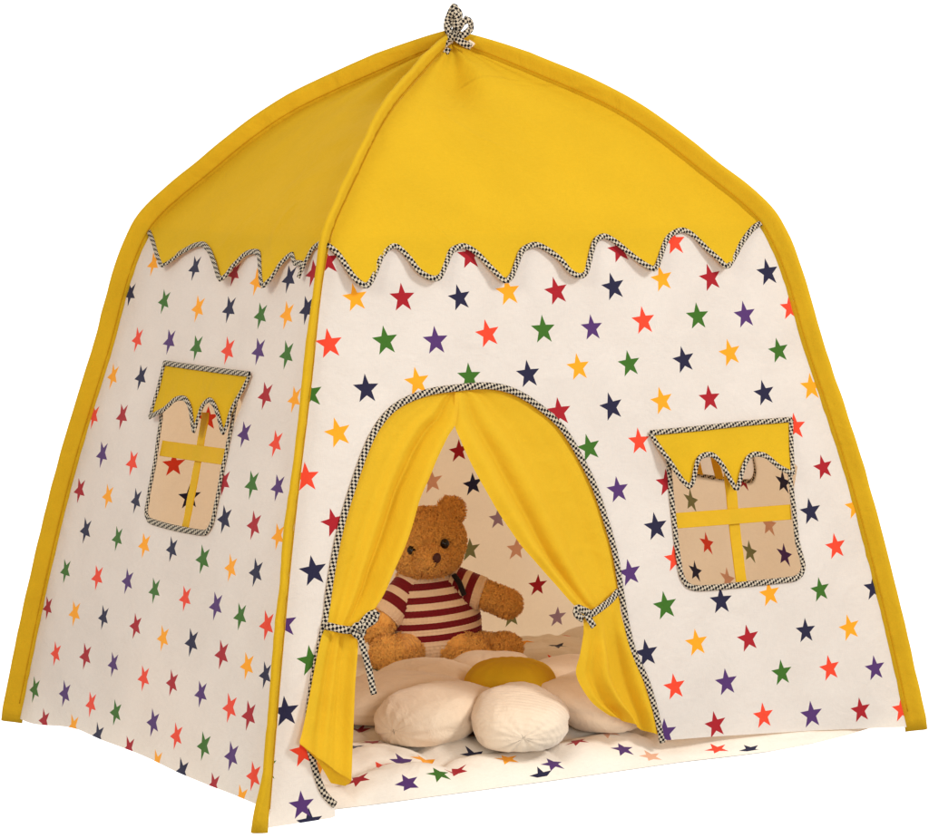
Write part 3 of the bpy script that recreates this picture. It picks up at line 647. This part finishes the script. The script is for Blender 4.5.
# ================================================================== FLOOR MAT
mat_root = thing('floor_mat', 'padded star-print floor mat lying inside the tent and reaching out at its doorway', 'mat', (W/2, D/2, 0))
MY = [(.08, .04), (.2, .025), (.27, .02), (.55, .0), (.8, -.010), (.9, -.024), (.97, -.030), (1.08, -.022), (1.16, -.004), (1.27, .03)]
def mat_edge(x): return interp(MY, x)
MX0, MX1, MY1 = .052, 1.288, .962
def mat_h(x, y):
    d = min(x-MX0, MX1-x, y-mat_edge(x), MY1-y); r = .10 if y < .3 else .04; d = max(0, d)
    r = min(r, .03) if min(x-MX0, MX1-x) <= d+1e-9 else r
    e = 1 if d >= r else (1-(1-d/r)**2)**.62
    q = .20
    gx = abs(((x-.17)/q+.5) % 1-.5)*q; gy = abs(((y-.1)/q+.5) % 1-.5)*q      # distance to quilting lines
    puff = -.016*math.exp(-(gx/.02)**1.2)-.016*math.exp(-(gy/.02)**1.2)+.003*nz(x*3, y, 3, 12)*math.exp(-(min(gx, gy)/.04)**2)
    h = .053+.009*nz(x, y, 4, 9)+.007*abs(nz(x, y*1.3, 9, 17))+puff
    fr = max(0, 1-(y-mat_edge(x))/.10)*max(0, min(1, (x-.66)/.12)); h -= (h-.026-.10*max(0, y-mat_edge(x)-.02))*min(1, 1.3*fr)
    return .004+(h-.004)*e
ol = [(MX0+(MX1-MX0)*i/90, mat_edge(MX0+(MX1-MX0)*i/90)) for i in range(91)]
ol += [(MX1, mat_edge(MX1)+(MY1-mat_edge(MX1))*i/50) for i in range(1, 51)]+[(MX1+(MX0-MX1)*i/60, MY1) for i in range(1, 61)]
ol += [(MX0, MY1+(mat_edge(MX0)-MY1)*i/50) for i in range(1, 50)]
rdm = random.Random(12); ms = list(STARS_MAT); y = .03; row = 0
while y < .94:
    x = .08+(.05 if row % 2 else 0); k = 0
    while x < 1.25:
        if all(math.hypot(x-h[1], y-h[2]) > .07 for h in STARS_MAT): ms.append(('ORNCGPNOG'[(row % 3)*3+k % 3], x, y))
        x += .103; k += 1
    y += .067; row += 1
def mat_n(x, y):
    e = .004; n = Vector((mat_h(x-e, y)-mat_h(x+e, y), mat_h(x, y-e)-mat_h(x, y+e), 2*e)); return n.normalized()
def unwrap(x, y):
    # printed stars keep their size over the rounded front edge
    e = mat_edge(x); d = y-e
    if d >= .016: return y
    return max(y, e+.0006)
def prewrap(c, x, y):
    e = mat_edge(x); d = y-e
    return (c, x, y)
def wrapstar(lst):
    out = []
    for c, p in lst:
        q = [(x, unwrap(x, y)) for x, y in p]
        if any(v[1] is None for v in q) or sum(v[1] for v in p)/len(p) < mat_edge(p[0][0])-.02: continue
        cy = sum(v[1] for v in q)/len(q); k = .6 if cy-mat_edge(q[0][0]) < .08 else 1   # the print stretches flat over the soft rim
        out.append((c, [(x, max(cy+(y-cy)*k, mat_edge(x)+.0004)) for x, y in q]))
    return out
mt_o = printed_sheet('mat_cover', ol, [], wrapstar(mkstars([prewrap(*q) for q in ms], False, .025, 8)), lambda x, y: Vector((x, y, mat_h(x, y))), mat_n, M['mat'], None, step=.010)
mt_o.parent = mat_root; mt_o.matrix_parent_inverse = Matrix.Translation(-Vector(mat_root.location))
ub = mesh_obj('mat_base', [(.65+(x-.65)*.997, .45+(y-.45)*.997, .0036) for x, y in ol]+[(x*.98+.013, y*.98+.01, 0) for x, y in ol], [(i, (i+1) % len(ol), (i+1) % len(ol)+len(ol), i+len(ol)) for i in range(len(ol))]+[tuple(reversed(range(len(ol), 2*len(ol))))], M['mat'])
ub.parent = mat_root; ub.matrix_parent_inverse = mt_o.matrix_parent_inverse.copy()
# ================================================================== FLOWER CUSHION
cc = Vector(CUSH_C)
cush = thing('flower_cushion', 'cream petal-shaped cushion with a yellow centre lying in front of the teddy bear', 'cushion', (cc.x, cc.y, .05))
def petal(ang, r0, length, width, height, mat, sq=.06, tilt=0, seed=0):
    V = []; NU, NV = 44, 56
    for i in range(NU+1):
        u = math.pi*i/NU; t = (1-math.cos(u))/2
        rad = math.sin(u)**.82*(.5+.62*t**.8)
        for j in range(NV):
            v = 2*math.pi*j/NV; y = math.cos(v); z = math.sin(v)
            y = math.copysign(abs(y)**.85, y); z = math.copysign(abs(z)**.95, z)
            pinch = 1-.05*math.exp(-((1-t)/.05))*(.5+.5*math.cos(v*9))
            seam = 1-.035*math.exp(-(z/.1)**2)*min(1, rad*2)
            w = .004*nz(t*3, v, seed, 1.5)+.0022*math.exp(-((1-t)/.10))*math.sin(v*13+seed)+.003*abs(nz(t*5, math.cos(v)*1.5, math.sin(v)*1.5+seed, 2.2))
            x = r0+length*t; Y = (width/2*rad*y*pinch*seam)+w*y; Z = (height/2*rad*z*pinch)+w*z
            Z += height*.47-.022*t*t; Z = Z if Z > .004 else .004+.02*(Z-.004)
            c, s = math.cos(ang), math.sin(ang)
            V.append((x*c-Y*s, x*s+Y*c, Z))
    F = [(i*NV+j, (i+1)*NV+j, (i+1)*NV+(j+1) % NV, i*NV+(j+1) % NV) for i in range(NU) for j in range(NV)]
    o = mesh_obj('petal', V, F, mat, cush); return o
for k, (a, r0, ln, wd, ht, mt_) in enumerate(PETALS): petal(math.radians(a), r0, ln, wd, ht, M[mt_], seed=k*3.1)
V = []; NU, NV = 24, 60
for i in range(NU+1):
    u = math.pi*i/NU
    for j in range(NV):
        v = 2*math.pi*j/NV; r = CEN[0]*math.sin(u)**.7; V.append((r*math.cos(v)+CEN[2], r*math.sin(v)+CEN[3], CEN[1]+CEN[4]*math.cos(u)+.0015*math.sin(v*15)*math.sin(u)))
child(mesh_obj('cushion_centre', V, [(i*NV+j, i*NV+(j+1) % NV, (i+1)*NV+(j+1) % NV, (i+1)*NV+j) for i in range(NU) for j in range(NV)], M['curtain']), cush)
# ================================================================== TEDDY BEAR
yaw = math.atan2(cF.x, cF.y)
bear = thing('teddy_bear', 'curly brown teddy bear in a maroon and cream striped sweater sitting inside the tent', 'teddy bear', BEAR, -yaw)
def ell(bm, c, r, rot=(0, 0, 0)):
    mm = Matrix.Translation(c) @ Matrix.Rotation(rot[2], 4, 'Z') @ Matrix.Rotation(rot[1], 4, 'Y') @ Matrix.Rotation(rot[0], 4, 'X') @ Matrix.Diagonal((*r, 1))
    bmesh.ops.create_icosphere(bm, subdivisions=4, radius=1, matrix=mm)
def chain(bm, a, b, ra, rb, n=7):
    a = Vector(a); b = Vector(b)
    for i in range(n): t = i/(n-1); r = ra+(rb-ra)*t; ell(bm, a.lerp(b, t), (r, r, r))
bm = bmesh.new()
ell(bm, (0, 0, .09), (.074, .06, .098))
ell(bm, (-.014, -.008, .231), (.077, .060, .066), (0, -.12, 0)); ell(bm, (-.012, -.018, .208), (.068, .056, .046))
ell(bm, (-.003, -.088, .207), (.029, .036, .026)); ell(bm, (-.010, -.055, .194), (.036, .026, .022))
for c in ((.036, .0, .290), (-.066, .0, .272)): ell(bm, c, (.027, .013, .027)); 
chain(bm, (.055, -.01, .145), (.140, -.032, .115), .026, .026); ell(bm, (.143, -.034, .113), (.028, .026, .026))
chain(bm, (-.055, -.01, .145), (-.108, -.055, .066), .026, .026)
chain(bm, (.025, -.03, .030), (.075, -.075, .028), .034, .031); ell(bm, (.135, -.045, .030), (.036, .028, .027)); chain(bm, (.06, -.02, .028), (.13, -.045, .028), .028, .026)
chain(bm, (-.035, -.03, .030), (-.075, -.11, .028), .034, .032); ell(bm, (-.085, -.125, .034), (.034, .026, .034))
me = bpy.data.meshes.new('tmp'); bm.to_mesh(me); bm.free()
tmp = bpy.data.objects.new('tmp', me); COL.objects.link(tmp)
md = tmp.modifiers.new('r', 'REMESH'); md.mode = 'VOXEL'; md.voxel_size = .0035
sm_ = tmp.modifiers.new('s', 'SMOOTH'); sm_.iterations = 8; sm_.factor = .6
bpy.context.view_layer.update()
ev = tmp.evaluated_get(bpy.context.evaluated_depsgraph_get()); m2 = bpy.data.meshes.new_from_object(ev)
VV = [v.co.copy() for v in m2.vertices]; VN = [v.normal.copy() for v in m2.vertices]; FF = [tuple(p.vertices) for p in m2.polygons]
bpy.data.objects.remove(tmp); bpy.data.meshes.remove(me)
VO = [v+n*(.0055*(.5-2*abs(nz(v.x, v.y, v.z, 95)))+.002*nz(v.x, v.y, v.z, 300))*(.15 if (.04 < v.z < .166 and (abs(v.x) < .07 or (-.105 < v.x < .096 and v.z > .08))) else 1) for v, n in zip(VV, VN)]
# curly pile: short bent tufts over the whole skin
rf = random.Random(3); base_n = len(VO)
for k in range(FUR_N):
    i = rf.randrange(base_n); p = VV[i]; n = VN[i]
    if .04 < p.z < .166 and (abs(p.x) < .062 or (-.105 < p.x < .096 and p.z > .08)): continue
    r_ = Vector((rf.uniform(-1, 1), rf.uniform(-1, 1), rf.uniform(-1, 1))); t = r_.cross(n)
    if t.length < .1: continue
    t.normalize(); s = n.cross(t); L = rf.uniform(.005, .0095); w = rf.uniform(.0006, .0012)
    o = p+t*rf.uniform(-.003, .003)+s*rf.uniform(-.003, .003)-n*.001
    q = [o, o+n*L*.45+t*L*.25, o+n*L*.75+t*L*.75, o+n*L*.55+t*L*1.15]
    b = len(VO)
    for a_, ww in zip(q, (1, 1, .8, .3)): VO.append(a_+s*w*ww); VO.append(a_-s*w*ww)
    for j in range(3): FF.append((b+2*j, b+2*j+1, b+2*j+3, b+2*j+2))
mesh_obj('bear_body', VO, FF, M['fur'], bear)
# face
def bead(name, c, r, mat, rot=0):
    b = bmesh.new(); bmesh.ops.create_uvsphere(b, u_segments=24, v_segments=16, radius=1, matrix=Matrix.Translation(c) @ Matrix.Rotation(rot, 4, 'Y') @ Matrix.Diagonal((*r, 1)))
    me = bpy.data.meshes.new(name); b.to_mesh(me); b.free(); me.materials.append(mat)
    for p in me.polygons: p.use_smooth = True
    o = bpy.data.objects.new(name, me); COL.objects.link(o); o.parent = bear; return o
for c in EYES: bead('eye', c, (.0088, .008, .0098), M['eye'])
bead('nose', NOSE, (.008, .006, .0105), M['nose'], .25)
mp_ = [(.008, -.129, .207), (.004, -.126, .199), (-.006, -.119, .191)]
P = [Vector(v) for v in resample(smoothpts(mp_, 5), .002)]; child(ribbon('mouth_stitch', P, [Vector((0, -1, 0))]*len(P), .0018, .0015, M['nose'], None), bear)
# sweater
V = []; F = []; MI = []
def stripe(zz): return 1 if any(a < zz < b for a, b in ((.048, .060), (.071, .083), (.096, .108), (.121, .133), (.146, .157))) else 0
rings = [(.012, .078), (.016, .083), (.024, .087), (.04, .090), (.07, .0905), (.1, .086), (.125, .080), (.145, .070), (.158, .060), (.168, .050), (.172, .046)]
nz_ = 90; NA = 200
for i in range(nz_+1):
    z = .012+(.172-.012)*i/nz_; r = interp(rings, z); rib = .0022 if (z < .034 or z > .16) else .0009
    for j in range(NA):
        a = 2*math.pi*j/NA; rr = r+rib*math.sin(a*(44 if rib > .001 else 66))+.002*nz(math.cos(a), math.sin(a), z*14, 2)+.0011*math.sin(i*1.6+abs(math.sin(a*33))*2.6)
        x = rr*math.cos(a); V.append((x+.004-(z-.05)*.10, rr*.80*math.sin(a)-.002, z+.10*x))
for i in range(nz_):
    for j in range(NA):
        F.append((i*NA+j, i*NA+(j+1) % NA, (i+1)*NA+(j+1) % NA, (i+1)*NA+j)); MI.append(stripe(.012+.16*(i+.5)/nz_))
def slv(a, b, ra, rb):
    a = Vector(a); b = Vector(b); t = (b-a).normalized(); s = t.cross(Vector((0, 1, 0))).normalized(); q = t.cross(s); s0 = len(V); n = 40; NA2 = 90
    for i in range(n+1):
        u = i/n; c = a.lerp(b, u); r = ra+(rb-ra)*u
        if u > .97: r *= .9
        for j in range(NA2):
            an = 2*math.pi*j/NA2; rr = r+.0008*math.sin(an*(45 if u < .75 else 26))+.0006*math.sin(i*2.1); V.append(c+s*rr*math.cos(an)+q*rr*math.sin(an))
    for i in range(n):
        u = (i+.5)/n
        for j in range(NA2): F.append((s0+i*NA2+j, s0+(i+1)*NA2+j, s0+(i+1)*NA2+(j+1) % NA2, s0+i*NA2+(j+1) % NA2)); MI.append(1 if (.12 < u < .34 or .52 < u < .76) else 0)
    F.append(tuple(s0+n*NA2+j for j in range(NA2))); MI.append(0)
slv((.035, -.008, .150), (.098, -.022, .130), .036, .0325)
slv((-.04, -.008, .150), (-.092, -.042, .088), .034, .0335)
sw = mesh_obj('sweater', V, F, [M['knit_cream'], M['knit_red']], bear, MI); sw['label'] = 'maroon and cream striped knitted sweater'
bk = [(.040, -.040, .172), (.050, -.052, .160), (.056, -.056, .146), (.060, -.052, .134)]
P = [Vector(v) for v in resample(smoothpts(bk, 5), .003)]; child(ribbon('shoulder_tab', P, [Vector((.3, -1, .3)).normalized()]*len(P), .011, .005, M['dark'], None), bear)
